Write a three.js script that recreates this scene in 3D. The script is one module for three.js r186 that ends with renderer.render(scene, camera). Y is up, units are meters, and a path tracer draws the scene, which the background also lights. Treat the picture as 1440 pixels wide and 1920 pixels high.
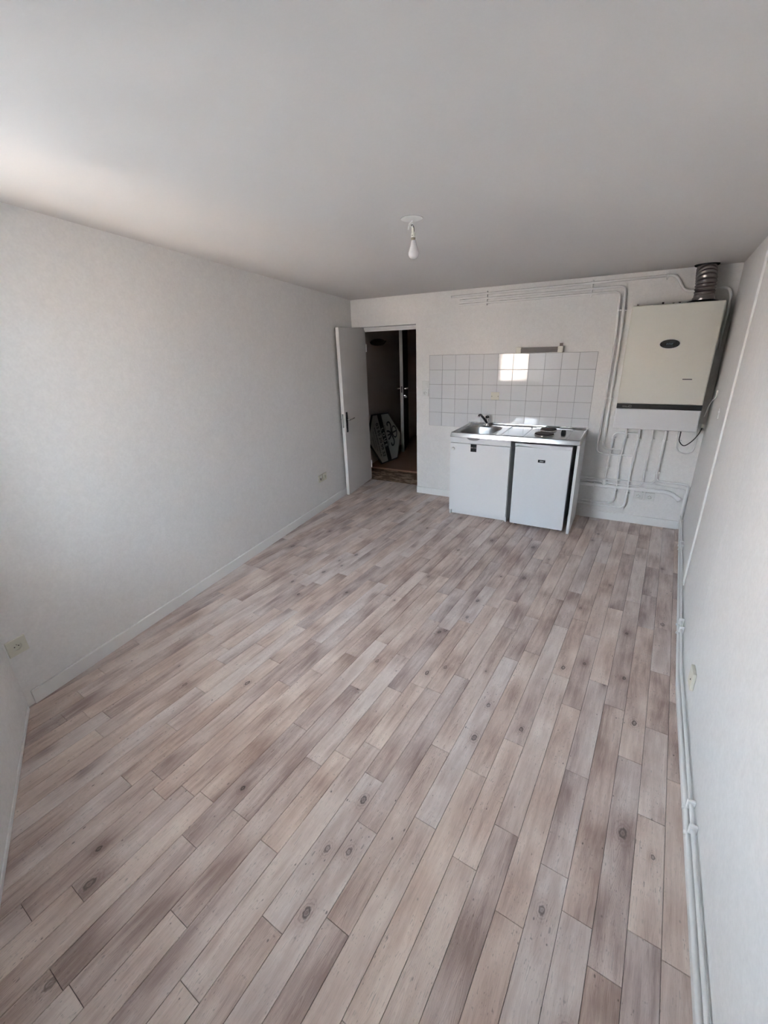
import * as THREE from 'three';
import { RoundedBoxGeometry } from 'three/addons/geometries/RoundedBoxGeometry.js';
import { mergeGeometries, mergeVertices } from 'three/addons/utils/BufferGeometryUtils.js';

// ------------------------------------------------------------------ camera, sky, sun, exposure
const scene = new THREE.Scene();
const camera = new THREE.PerspectiveCamera(2 * Math.atan(960 / 801.5) * 180 / Math.PI, 1440 / 1920, 0.02, 200);
camera.position.set(2.0115, 1.743, 4.5925);
camera.rotation.set(-0.374906, 0.526084, -0.0379472, 'YXZ');
scene.add(camera);
const renderer = new THREE.WebGLRenderer({ antialias: true });
renderer.toneMapping = THREE.LinearToneMapping;
renderer.toneMappingExposure = 5.15;
renderer.shadowMap.enabled = true;
const SUN = new THREE.Vector3(1.15, 1.05, -0.55).normalize();
// clear hazy sky: a little whiter towards the horizon, a little bluer overhead, the same all round
const skyData = new Float32Array(64 * 256 * 4);
for (let j = 0; j < 256; j++) for (let i = 0; i < 64; i++) {
  const el = Math.max(0, (j + 0.5) / 256 * 180 - 90), h = Math.exp(-el / 24), k = (j * 64 + i) * 4;
  for (const [q, zen, hor] of [[0, 0.76, 0.87], [1, 0.92, 0.97], [2, 1.14, 1.11]]) skyData[k + q] = zen + (hor - zen) * h;
  skyData[k + 3] = 1;
}
const sky = new THREE.DataTexture(skyData, 64, 256, THREE.RGBAFormat, THREE.FloatType);
sky.mapping = THREE.EquirectangularReflectionMapping; sky.magFilter = THREE.LinearFilter; sky.colorSpace = THREE.LinearSRGBColorSpace; sky.needsUpdate = true;
scene.background = sky;
scene.backgroundIntensity = 7;
const sun = new THREE.DirectionalLight(0xffe6d0, 27);
sun.position.copy(SUN).multiplyScalar(40);
sun.name = 'sun';
sun.castShadow = true;
sun.shadow.mapSize.set(2048, 2048);
Object.assign(sun.shadow.camera, { left: -25, right: 25, top: 25, bottom: -25, near: 1, far: 100 });
scene.add(sun, sun.target);

// ------------------------------------------------------------------ random, noise, textures
let seed = 20240611;
const rnd = () => { seed |= 0; seed = (seed + 0x6d2b79f5) | 0; let t = Math.imul(seed ^ (seed >>> 15), 1 | seed); t = (t + Math.imul(t ^ (t >>> 7), 61 | t)) ^ t; return ((t ^ (t >>> 14)) >>> 0) / 4294967296; };
const rr = (a, b) => a + (b - a) * rnd();
const hash2 = (x, y) => { let h = Math.imul(x, 374761393) + Math.imul(y, 668265263) | 0; h = Math.imul(h ^ (h >>> 13), 1274126177); return ((h ^ (h >>> 16)) >>> 0) / 4294967296; };
const vnoise = (x, y) => {
  const ix = Math.floor(x), iy = Math.floor(y), fx = x - ix, fy = y - iy, u = fx * fx * (3 - 2 * fx), v = fy * fy * (3 - 2 * fy);
  const a = hash2(ix, iy), b = hash2(ix + 1, iy), c = hash2(ix, iy + 1), d = hash2(ix + 1, iy + 1);
  return a + (b - a) * u + (c - a) * v + (a - b - c + d) * u * v;
};
const wrapNoise = (x, y, p) => {
  const ix = Math.floor(x), iy = Math.floor(y), fx = x - ix, fy = y - iy, u = fx * fx * (3 - 2 * fx), v = fy * fy * (3 - 2 * fy), m = (k) => ((k % p) + p) % p;
  const a = hash2(m(ix), m(iy)), b = hash2(m(ix + 1), m(iy)), c = hash2(m(ix), m(iy + 1)), d = hash2(m(ix + 1), m(iy + 1));
  return a + (b - a) * u + (c - a) * v + (a - b - c + d) * u * v;
};
function dataTex(w, h, fn, srgb, rx = 1, ry = 1) {
  const d = new Uint8Array(w * h * 4);
  for (let j = 0; j < h; j++) for (let i = 0; i < w; i++) { const c = fn(i, j); const k = (j * w + i) * 4; d[k] = c[0]; d[k + 1] = c[1]; d[k + 2] = c[2]; d[k + 3] = 255; }
  const t = new THREE.DataTexture(d, w, h);
  t.wrapS = t.wrapT = THREE.RepeatWrapping; t.magFilter = THREE.LinearFilter; t.minFilter = THREE.LinearMipmapLinearFilter; t.generateMipmaps = true;
  if (srgb) t.colorSpace = THREE.SRGBColorSpace;
  t.repeat.set(rx, ry); t.needsUpdate = true; return t;
}
// rolled paint on fibre wallpaper: fine stipple with a few fibres (one repeat = 1 m)
const paintBump = dataTex(1024, 1024, (i, j) => {
  const x = i / 1024, y = j / 1024;
  const g = 128 + 60 * (wrapNoise(x * 160, y * 160, 160) - 0.5) + 46 * (wrapNoise(x * 70, y * 70, 70) - 0.5) + 40 * (wrapNoise(x * 9, y * 9, 9) - 0.5) + 34 * (wrapNoise(x * 256, y * 256, 256) - 0.5);
  return [g, g, g];
});
// slow swells of old plaster (one repeat = 3 m)
const paintMap = dataTex(512, 512, (i, j) => {
  const x = i / 512, y = j / 512, n = 0.6 * wrapNoise(x * 120, y * 120, 120) + 0.4 * wrapNoise(x * 40, y * 40, 40);
  const g = 250 + 5 * (n - 0.5) * 2; return [g, g, g];
}, true);
// wood print: 32 different strips, 1024 px long (1.1 m) by 128 px wide (92 mm)
const lerp = (a, b, t) => a + (b - a) * t, cl = (t) => Math.max(0, Math.min(1, t)), sm = (a, b, t) => { t = cl((t - a) / (b - a)); return t * t * (3 - 2 * t); };
const NV = 32;
const strips = Array.from({ length: NV }, (_, k) => ({
  tone: [0.46, 0.6, 0.68, 0.53, 0.42, 0.63, 0.5, 0.74][k % 8] + rr(-0.07, 0.07), o: rr(0, 900), cath: k % 3 === 0 ? rr(0.6, 1) : k % 3 === 1 ? 0.35 : 0.1, cy: rr(0.3, 0.7), warm: rr(-1, 1),
  knots: Array.from({ length: [0, 0, 1, 1, 0, 0, 2][k % 7] }, () => ({ x: rr(0.04, 0.96), y: rr(0.22, 0.78), r: rr(0.06, 0.17), d: rr(0.5, 1) })),
  specks: Array.from({ length: 2 + Math.floor(rnd() * 6) }, () => ({ x: rnd(), y: rr(0.05, 0.95), r: rr(0.014, 0.04), d: rr(0.25, 0.9) })),
}));
const woodPx = (i, j) => {
  const k = Math.floor(i / 1024) * 16 + Math.floor(j / 128), s = strips[k], X = (i % 1024) / 1024, Y = (j % 128) / 128, L = X * 12; // L and Y in strip widths
  let wy = Y + 0.16 * (vnoise(L * 0.45 + s.o, Y * 1.6 + 7) - 0.5) + 0.03 * (vnoise(L * 2.2 + s.o, Y * 5) - 0.5), dk = 0, ring = 0, glow = 0;
  for (const n of s.knots) {
    const dx = (X - n.x) * 12 * 0.62, dy = Y - n.y, d = Math.hypot(dx, dy) / n.r + 0.35 * (vnoise(X * 150 + s.o, Y * 20) - 0.5);
    if (d < 6) {
      wy += Math.sign(dy) * 0.34 * n.r * Math.exp(-d * d * 0.16) * Math.min(1, Math.abs(dy) / (n.r * 0.3));
      const eye = (1 - sm(0.0, 0.42, Math.abs(d - 0.62))) * n.d; // dark ring with a paler heart
      dk = Math.max(dk, 0.62 * eye, 0.3 * n.d * (1 - sm(0.2, 0.7, d)));
      if (d < 3.2) ring += 0.32 * n.d * Math.pow(0.5 + 0.5 * Math.sin(d * 9.5 + 2.4 * vnoise(X * 50, Y * 8 + s.o)), 2) * (1 - sm(0.9, 3.2, d));
      glow += 0.34 * n.d * Math.exp(-d * d * 0.12);
    }
  }
  const fine = vnoise(L * 3.2 + s.o, wy * 74), fib = vnoise(L * 6 + s.o * 2, wy * 120 + 31), pore = vnoise(L * 8 + s.o * 1.7, wy * 50 + 90), band = vnoise(L * 0.7 + s.o, wy * 6), band2 = vnoise(L * 1.1 + s.o * 1.3, wy * 14 + 3), cloud = vnoise(L * 0.5 + s.o * 3, Y * 1.2 + s.o), blot = vnoise(L * 1.7 + s.o, Y * 2.6 + 40);
  // growth rings cut flat: nested arches along the strip
  const q = (wy - s.cy) * 2, arch = Math.pow(q * q + 0.004, 0.62) * 2.1 + L * 0.3 + 0.5 * vnoise(L * 0.6 + s.o, Y * 1.9) + 0.09 * vnoise(L * 5, Y * 12 + s.o), a = arch * 5 - Math.floor(arch * 5);
  const cath = s.cath * sm(0.62, 0.95, a) * (1 - sm(0.955, 1, a)) * (0.55 + 0.45 * sm(0.3, 0.7, blot + 0.2));
  let t = s.tone + 0.62 * (cloud - 0.5) + 0.34 * (band - 0.5) + 0.2 * (band2 - 0.5) + 0.22 * (fine - 0.5) + 0.12 * (fib - 0.5) + 0.22 * (blot - 0.5) - 0.3 * cath - ring - glow;
  const line = sm(0.80, 0.93, fine) * (0.35 + 0.65 * sm(0.4, 0.75, band)); dk = Math.max(dk, 0.2 * line);
  const p = sm(0.84, 0.95, pore); dk = Math.max(dk, 0.26 * p * sm(0.35, 0.7, blot));
  for (const m of s.specks) { const d = Math.hypot((X - m.x) * 12 * 0.55, Y - m.y) / m.r + 0.5 * (vnoise(X * 260, Y * 32 + s.o) - 0.5); if (d < 1.5) dk = Math.max(dk, m.d * 0.55 * (1 - sm(0.4, 1.2, d))); }
  t = cl(t);
  const A = [159, 137, 128], B = [206, 187, 178], C = [232, 218, 210], w = s.warm * 3;
  const c = [0, 1, 2].map((h) => (t < 0.5 ? lerp(A[h], B[h], t * 2) : lerp(B[h], C[h], t * 2 - 1)) * (1 - 0.8 * dk));
  return [c[0] + w, c[1], c[2] - w];
};
const woodMap = dataTex(2048, 2048, woodPx, true);
const brushed = dataTex(256, 256, (i, j) => { const g = 90 + 50 * wrapNoise(i / 256 * 8, j / 256 * 128, 128) + 40 * wrapNoise(i / 256 * 20, j / 256 * 20, 20); return [g, g, g]; });

// ------------------------------------------------------------------ materials
const M = (o) => new THREE.MeshStandardMaterial(o), MP = (o) => new THREE.MeshPhysicalMaterial(o);
const lin = (r, g, b) => new THREE.Color().setRGB(r, g, b);
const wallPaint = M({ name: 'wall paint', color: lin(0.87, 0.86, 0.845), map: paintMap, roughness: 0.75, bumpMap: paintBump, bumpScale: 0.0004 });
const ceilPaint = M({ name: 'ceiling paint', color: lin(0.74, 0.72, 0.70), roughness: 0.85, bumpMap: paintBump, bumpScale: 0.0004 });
const gloss = M({ name: 'white gloss paint', color: lin(0.86, 0.86, 0.85), roughness: 0.34 });
const pipePaint = M({ name: 'white pipe paint', color: lin(0.87, 0.87, 0.86), roughness: 0.32 });
const lam = M({ name: 'white laminate', color: lin(0.80, 0.81, 0.82), roughness: 0.35 });
const cream = M({ name: 'cream plastic', color: lin(0.74, 0.72, 0.62), roughness: 0.35 });
const whitePlastic = M({ name: 'white plastic', color: lin(0.78, 0.78, 0.76), roughness: 0.35 });
const darkHole = M({ name: 'dark hole', color: lin(0.02, 0.02, 0.02), roughness: 0.9 });
const black = M({ name: 'black plastic', color: lin(0.008, 0.008, 0.009), roughness: 0.5 });
const steel = MP({ name: 'stainless steel', color: lin(0.44, 0.44, 0.435), metalness: 1, roughness: 0.17, bumpMap: brushed, bumpScale: 0.00004 });
const chrome = M({ name: 'chrome', color: lin(0.72, 0.72, 0.72), metalness: 1, roughness: 0.1 });
const darkChrome = M({ name: 'dark metal', color: lin(0.06, 0.06, 0.065), metalness: 0.6, roughness: 0.22 });
const brass = M({ name: 'dull brass', color: lin(0.30, 0.25, 0.18), metalness: 0.9, roughness: 0.45 });
const iron = M({ name: 'cast iron', color: lin(0.035, 0.026, 0.024), roughness: 0.6 });
const boilerPaint = M({ name: 'ivory enamel', color: lin(0.70, 0.69, 0.62), roughness: 0.32 });
const boilerGrey = M({ name: 'pale grey enamel', color: lin(0.68, 0.69, 0.70), roughness: 0.35 });
const fridgeWhite = M({ name: 'fridge enamel', color: lin(0.76, 0.79, 0.82), roughness: 0.3 });
const alu = M({ name: 'aluminium foil', color: lin(0.27, 0.25, 0.245), metalness: 1, roughness: 0.3 });
const tileGlaze = MP({ name: 'white glaze', color: lin(0.76, 0.76, 0.77), roughness: 0.06 });
const grout = M({ name: 'grey grout', color: lin(0.3, 0.3, 0.3), roughness: 0.9 });
const wood = M({ name: 'printed wood vinyl', map: woodMap, roughness: 0.5, bumpMap: woodMap, bumpScale: 0.00025 });
const subfloor = M({ name: 'dark subfloor', color: lin(0.06, 0.05, 0.045), roughness: 0.9 });
const hallPaint = M({ name: 'old brown hall paint', color: lin(0.74, 0.66, 0.62), roughness: 0.7, bumpMap: paintBump, bumpScale: 0.001 });
const windowGlass = MP({ name: 'window glass', color: lin(0.97, 0.98, 0.97), transmission: 1, thickness: 0, roughness: 0, ior: 1.5 });
const doorDark = M({ name: 'dark brown door', color: lin(0.035, 0.022, 0.02), roughness: 0.5 });

// ------------------------------------------------------------------ helpers
const names = {};
function numbered(n) { const k = names[n] = (names[n] ?? -1) + 1; return k ? `${n}_${String(k).padStart(3, '0')}` : n; }
function show(o) { o.castShadow = o.receiveShadow = true; return o; }
function mesh(name, geo, mat, parent) { const m = show(new THREE.Mesh(geo, mat)); m.name = parent === scene ? numbered(name) : name; parent.add(m); return m; }
function struct(name, geo, mat) { const m = mesh(name, geo, mat, scene); m.userData.kind = 'structure'; return m; }
function thing(name, label, category, pos = [0, 0, 0], group) { const g = new THREE.Group(); g.name = numbered(name); g.position.set(...pos); g.userData = { label, category }; if (group) g.userData.group = group; scene.add(g); return g; }
function metreUV(g) { // planar uv in metres by the dominant normal
  const p = g.attributes.position, n = g.attributes.normal, uv = new Float32Array(p.count * 2);
  for (let i = 0; i < p.count; i++) {
    const a = Math.abs(n.getX(i)), b = Math.abs(n.getY(i)), c = Math.abs(n.getZ(i));
    if (b >= a && b >= c) { uv[2 * i] = p.getX(i); uv[2 * i + 1] = p.getZ(i); } else if (a >= c) { uv[2 * i] = p.getZ(i); uv[2 * i + 1] = p.getY(i); } else { uv[2 * i] = p.getX(i); uv[2 * i + 1] = p.getY(i); }
  }
  g.setAttribute('uv', new THREE.BufferAttribute(uv, 2)); return g;
}
const box = (x0, x1, y0, y1, z0, z1) => metreUV(new THREE.BoxGeometry(x1 - x0, y1 - y0, z1 - z0).translate((x0 + x1) / 2, (y0 + y1) / 2, (z0 + z1) / 2));
const rbox = (x0, x1, y0, y1, z0, z1, r = 0.002, s = 2) => new RoundedBoxGeometry(x1 - x0, y1 - y0, z1 - z0, s, r).translate((x0 + x1) / 2, (y0 + y1) / 2, (z0 + z1) / 2);
const merge = (...a) => mergeGeometries(a.map((g) => { const q = g.index ? g.toNonIndexed() : g; for (const k of Object.keys(q.attributes)) if (!['position', 'normal', 'uv'].includes(k)) q.deleteAttribute(k); return q; }));
const cyl = (r, h, s = 24, r2 = r) => new THREE.CylinderGeometry(r2, r, h, s);
const V = (x, y, z) => new THREE.Vector3(x, y, z);
// tube along a polyline with rounded bends
function route(pts, fillet = 0.04) {
  const P = pts.map((p) => V(...p)), path = new THREE.CurvePath(); let last = P[0];
  for (let i = 1; i < P.length - 1; i++) {
    const a = P[i].clone().sub(P[i - 1]), b = P[i + 1].clone().sub(P[i]), la = a.length(), lb = b.length(); a.normalize(); b.normalize();
    const f = Math.min(fillet, la * 0.49, lb * 0.49);
    if (a.dot(b) > 0.9995) continue;
    const s = P[i].clone().addScaledVector(a, -f), e = P[i].clone().addScaledVector(b, f);
    path.add(new THREE.LineCurve3(last, s)); path.add(new THREE.QuadraticBezierCurve3(s, P[i].clone(), e)); last = e;
  }
  path.add(new THREE.LineCurve3(last, P[P.length - 1]));
  return path;
}
function tube(pts, r, fillet = 0.04, radial = 12) {
  // sample every curve of the path so that straight runs stay straight
  const path = route(pts, fillet), S = [];
  for (const c of path.curves) { const n = c.isLineCurve3 ? 1 : 8; for (let i = S.length ? 1 : 0; i <= n; i++) S.push(c.getPoint(i / n)); }
  return sweep(S, () => r, radial);
}
function sweep(S, rad, radial = 12) { // rings carried along the points S, closed at both ends
  const n = S.length, pos = [], idx = []; let N = null;
  for (let i = 0; i < n; i++) {
    const t = S[Math.min(i + 1, n - 1)].clone().sub(S[Math.max(i - 1, 0)]).normalize();
    if (!N) { N = Math.abs(t.y) < 0.9 ? V(0, 1, 0) : V(1, 0, 0); }
    N = N.clone().addScaledVector(t, -N.dot(t)).normalize(); const B = t.clone().cross(N), r = rad(i, i / (n - 1));
    for (let k = 0; k < radial; k++) { const a = k / radial * Math.PI * 2, q = S[i].clone().addScaledVector(N, Math.cos(a) * r).addScaledVector(B, Math.sin(a) * r); pos.push(q.x, q.y, q.z); }
  }
  for (let i = 0; i < n - 1; i++) for (let k = 0; k < radial; k++) { const a = i * radial + k, b = i * radial + (k + 1) % radial; idx.push(a, b, a + radial, b, b + radial, a + radial); }
  for (const e of [0, n - 1]) { const c = pos.length / 3; pos.push(S[e].x, S[e].y, S[e].z); for (let k = 0; k < radial; k++) { const a = e * radial + k, b = e * radial + (k + 1) % radial; e ? idx.push(a, b, c) : idx.push(b, a, c); } }
  const g = new THREE.BufferGeometry(); g.setAttribute('position', new THREE.Float32BufferAttribute(pos, 3)); g.setIndex(idx); g.computeVertexNormals();
  g.setAttribute('uv', new THREE.Float32BufferAttribute(new Float32Array(pos.length / 3 * 2), 2)); return g;
}
const turnY = (g, x0, z0, a) => g.rotateY(a).translate(x0, 0, z0);
const canvasTex = (w, h, draw) => { const c = document.createElement('canvas'); c.width = w; c.height = h; draw(c.getContext('2d'), w, h); const t = new THREE.CanvasTexture(c); t.colorSpace = THREE.SRGBColorSpace; return t; };

// ------------------------------------------------------------------ the room shell
const H = 2.222, TOP = 2.66;
const xL = (z) => -1.0 + 0.11 * z;
const xR = (z) => z < 2.35 ? 2.594 - 0.0604 * z : 2.452 - 0.02 * (z - 2.35);
const FA = V(-0.5, 0, 4.06), FD = V(0.8896, 0, 0.4568), FN = V(0.4568, 0, -0.8896); // window wall: start, along, into the room
const zF = (x) => 4.06 + 0.5135 * (x + 0.5);
const angL = Math.atan(0.11), angF = -Math.atan2(0.4568, 0.8896);

// left wall, thickness outwards
struct('wall_left', turnY(box(-0.25, 0, -0.12, TOP, -0.27, 4.25), -1.0, 0, angL), wallPaint);
// right wall in two slightly different directions
{
  const a = box(0, 0.25, -0.12, TOP, -0.28, 2.37), b = box(0, 0.25, -0.12, TOP, -0.01, 3.6);
  turnY(a, 2.594, 0, -Math.atan(0.0604)); turnY(b, xR(2.35), 2.35, -Math.atan(0.02));
  struct('wall_right', merge(a, b), wallPaint);
}
// kitchen wall with the door opening at its left end
const wallBack = struct('wall_back', merge(box(-0.164, 2.85, -0.12, TOP, -0.28, 0), box(-1.25, -0.164, 1.93, TOP, -0.28, 0)), wallPaint);
// window wall
const SILL = 0.86, HEAD = 2.2, WT = 0.34, WIN = [[0.28, 1.46]]; // window, from and to along the wall
const toF = (g) => g.rotateY(angF).translate(FA.x, 0, FA.z); // local x along the wall, local +z outwards
struct('wall_front', merge(...[box(-0.35, 3.75, -0.12, SILL, 0, WT), box(-0.35, 3.75, HEAD, TOP, 0, WT), box(-0.35, WIN[0][0], SILL, HEAD, 0, WT), box(WIN[0][1], 3.75, SILL, HEAD, 0, WT)].map(toF)), wallPaint);
struct('trim_1', toF(rbox(-0.04, 3.3, 0.0, 0.022, -0.006, 0.004, 0.003)), gloss);
// ceiling: flat, but rising towards the window along the left wall
const ceilY = (x, z) => { const w = xL(z), c = -0.62 + 0.372 * z, t = cl((c - x) / Math.max(0.3, c - w)); return H + 0.053 * Math.max(0, z) * (t * t * (1.9 - 0.9 * t)); };
{
  const nu = 90, nv = 60, pos = [], idx = [];
  for (const top of [0, 1]) for (let j = 0; j <= nv; j++) for (let i = 0; i <= nu; i++) { const z = -0.1 + 5.95 * j / nv, x = lerp(xL(z) - 0.12, xR(z) + 0.12, i / nu); pos.push(x, top ? TOP : ceilY(x, z), z); }
  const id = (t, j, i) => t * (nu + 1) * (nv + 1) + j * (nu + 1) + i;
  for (let j = 0; j < nv; j++) for (let i = 0; i < nu; i++) { const q = (t) => [id(t, j, i), id(t, j, i + 1), id(t, j + 1, i), id(t, j + 1, i + 1)]; let [a, b, c, d] = q(0); idx.push(a, b, c, b, d, c); [a, b, c, d] = q(1); idx.push(a, c, b, b, c, d); }
  for (let j = 0; j < nv; j++) for (const i of [0, nu]) { const a = id(0, j, i), b = id(0, j + 1, i), c = id(1, j, i), d = id(1, j + 1, i); i ? idx.push(a, c, b, b, c, d) : idx.push(a, b, c, b, d, c); }
  for (let i = 0; i < nu; i++) for (const j of [0, nv]) { const a = id(0, j, i), b = id(0, j, i + 1), c = id(1, j, i), d = id(1, j, i + 1); j ? idx.push(a, b, c, b, d, c) : idx.push(a, c, b, b, c, d); }
  const g = new THREE.BufferGeometry(); g.setAttribute('position', new THREE.Float32BufferAttribute(pos, 3)); g.setIndex(idx);
  const g2 = g.toNonIndexed(); g2.computeVertexNormals();
  // smooth normals on the underside only
  const gs = g.clone(); gs.computeVertexNormals(); const nn = gs.attributes.normal, o = g2.attributes.normal, ix = gs.index;
  for (let k = 0; k < ix.count; k++) if (o.getY(k) < -0.5) { const v = ix.getX(k), P = V(nn.getX(v), nn.getY(v), nn.getZ(v)); if (P.y < -0.8) o.setXYZ(k, P.x, P.y, P.z); }
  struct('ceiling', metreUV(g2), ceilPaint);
}
const roofSlab = struct('roof', merge(box(-2.6, 3.4, TOP, TOP + 0.2, -4.2, 6.4)), gloss);

// floor with printed wood strips, each strip a plank of its own
const floor = struct('floor', merge(box(-1.4, 3.0, -0.14, -0.006, -0.3, 6.2)), subfloor);
{
  const UA = Math.atan(0.0575), ux = -Math.sin(UA), uz = Math.cos(UA), nx = uz, nz = -ux; // along (ux,uz), across (nx,nz)
  const room = [[xL(0) - 0.004, 0], [xR(0) + 0.004, 0], [xR(5.5) + 0.004, zF(xR(5.5)) + 0.004], [-0.56, zF(-0.56) + 0.004]];
  const roomDoor = [[xL(0) - 0.03, -0.26], [-0.166, -0.26], [-0.166, 1.2], [xL(1.2) - 0.004, 1.2]];
  const notch = [[xL(0) - 0.03, -0.26], [-0.166, -0.26], [-0.166, -0.0005], [xL(0) - 0.01, -0.0005]];
  const clip = (poly, edge) => { // keep what lies inside the convex polygon
    let out = poly;
    for (let i = 0; i < edge.length; i++) {
      const [ax, az] = edge[i], [bx, bz] = edge[(i + 1) % edge.length], f = (p) => (bx - ax) * (p[1] - az) - (bz - az) * (p[0] - ax), src = out; out = [];
      for (let k = 0; k < src.length; k++) { const p = src[k], q = src[(k + 1) % src.length], a = f(p), b = f(q); if (a >= 0) out.push(p); if ((a >= 0) !== (b >= 0)) { const t = a / (a - b); out.push([p[0] + (q[0] - p[0]) * t, p[1] + (q[1] - p[1]) * t]); } }
    }
    return out;
  };
  const area = (p) => p.reduce((s, a, i) => { const b = p[(i + 1) % p.length]; return s + a[0] * b[1] - a[1] * b[0]; }, 0) / 2;
  const inset = (p, d) => p.map((b, i) => { const a = p[(i + p.length - 1) % p.length], c = p[(i + 1) % p.length]; let e1 = [b[0] - a[0], b[1] - a[1]], e2 = [c[0] - b[0], c[1] - b[1]]; const l1 = Math.hypot(...e1), l2 = Math.hypot(...e2); const n1 = [-e1[1] / l1, e1[0] / l1], n2 = [-e2[1] / l2, e2[0] / l2], k = 1 + n1[0] * n2[0] + n1[1] * n2[1]; return [b[0] + (n1[0] + n2[0]) / k * d, b[1] + (n1[1] + n2[1]) / k * d]; });
  const dedupe = (p) => p.filter((a, i) => { const b = p[(i + 1) % p.length]; return Math.hypot(a[0] - b[0], a[1] - b[1]) > 0.006; });
  const PW = 0.0922; let total = 0; const extra = [];
  const OFF = 2.333 * nx + 3.708 * nz; // one joint measured in the photograph
  for (let s = -42; s < 5; s++) {
    let t = -0.45 + rr(-0.75, 0); const c0 = OFF + s * PW, c1 = c0 + PW;
    while (t < 6) {
      const len = [0.46, 0.62, 0.78, 0.92, 1.05][Math.floor(rnd() * 5)] + rr(-0.05, 0.05), t1 = t + len, v = Math.floor(rnd() * NV), fx = rnd() < 0.5, fy = rnd() < 0.5, u0 = rnd() * (1 - Math.min(0.98, len / 1.1));
      const W = (a, b) => [nx * a + ux * b, nz * a + uz * b];
      const rect = [W(c0, t), W(c1, t), W(c1, t1), W(c0, t1)];
      const atDoor = W(c0, 0)[0] > xL(0) - 0.1 && W(c1, 0)[0] < -0.16;
      let poly = clip(rect, atDoor && t < 0.6 && t1 < 1.15 ? roomDoor : room);
      const pieces = [poly];
      if (!atDoor && t < 0 && W(c0, 0)[0] < -0.16 && W(c1, 0)[0] > -0.3) pieces.push(clip(rect, notch));
      for (let poly of pieces) {
      poly = dedupe(poly);
      if (poly.length > 2 && area(poly) > 0.0002) {
        poly = dedupe(inset(poly, 0.0006));
        if (poly.length > 2 && area(poly) > 0.0001) {
          const topP = inset(poly, 0.0009), n = poly.length, pos = [], uv = [], idx = [];
          const put = (p, y) => { const a = p[0] * nx + p[1] * nz, b = p[0] * ux + p[1] * uz; let fu = u0 + (b - t) / 1.1, fv = cl((a - c0) / PW); if (fx) fu = 1 - fu; if (fy) fv = 1 - fv; fv = 0.012 + fv * 0.976; pos.push(p[0], y, p[1]); uv.push((Math.floor(v / 16) + cl(fu) * 0.998 + 0.001) / 2, (v % 16 + fv) / 16); return pos.length / 3 - 1; };
          const top = topP.map((p) => put(p, 0)); for (let k = 1; k < n - 1; k++) idx.push(top[0], top[k + 1], top[k]);
          for (let k = 0; k < n; k++) { const q = (k + 1) % n, a = put(topP[k], 0), b = put(topP[q], 0), c = put(poly[k], -0.0014), d = put(poly[q], -0.0014), e = put(poly[k], -0.0062), f = put(poly[q], -0.0062); idx.push(a, b, c, b, d, c, c, d, e, d, f, e); }
          const g = new THREE.BufferGeometry(); g.setAttribute('position', new THREE.Float32BufferAttribute(pos, 3)); g.setAttribute('uv', new THREE.Float32BufferAttribute(uv, 2)); g.setIndex(idx);
          const g2 = g.toNonIndexed(); g2.computeVertexNormals();
          // outside the picture, behind the camera or under the kitchen unit: joined
          if (hidden(poly)) extra.push(g2); else { mesh('plank', g2, wood, floor); total++; }
        }
      }
      }
      t = t1;
    }
  }
  if (extra.length) { const m = mesh('plank_field', mergeGeometries(extra), wood, floor); m.userData.kind = 'stuff'; }
  console.log('planks', total, 'joined', extra.length);
}
function hidden(poly) {
  camera.updateMatrixWorld(true); camera.updateProjectionMatrix();
  return poly.every(([x, z]) => { const p = V(x, 0, z).applyMatrix4(camera.matrixWorldInverse); if (p.z > -0.05) return true; p.applyMatrix4(camera.projectionMatrix); return Math.abs(p.x) > 1.02 || Math.abs(p.y) > 1.02; });
}

// baseboards
const BB = 0.082;
const skirt = (len, h = BB, t = 0.012) => { const s = new THREE.Shape(); s.moveTo(0, 0.001); s.lineTo(t, 0.001); s.lineTo(t, h - 0.006); s.quadraticCurveTo(t, h, t - 0.006, h); s.lineTo(0, h); s.closePath(); return new THREE.ExtrudeGeometry(s, { depth: len, bevelEnabled: false, curveSegments: 5 }); };
struct('baseboard_left', skirt(3.95).rotateY(angL).translate(-1.0 + 0.008, 0, 0.075), gloss);
{
  const a = skirt(0.634).rotateY(-Math.PI / 2); a.scale(1, 1, 1).translate(0.47, 0, 0); // along x
  const b = skirt(0.85).rotateY(-Math.PI / 2).translate(2.555, 0, 0);
  struct('baseboard_back', merge(a, b), gloss);
}
{
  const a = skirt(2.35, 0.08, 0.016).scale(-1, 1, 1), b = skirt(3.1, 0.08, 0.016).scale(-1, 1, 1);
  for (const g of [a, b]) { const ix = g.index; if (ix) throw 0; const p = g.attributes.position.array, q = g.attributes.normal.array, u = g.attributes.uv.array; for (let t = 0; t < p.length; t += 9) for (let k = 0; k < 3; k++) { [p[t + 3 + k], p[t + 6 + k]] = [p[t + 6 + k], p[t + 3 + k]]; [q[t + 3 + k], q[t + 6 + k]] = [q[t + 6 + k], q[t + 3 + k]]; } }
  a.rotateY(-Math.atan(0.0604)).translate(2.594, 0, 0); b.rotateY(-Math.atan(0.02)).translate(xR(2.35), 0, 2.35);
  struct('baseboard_right', merge(a, b), gloss);
}

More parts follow.
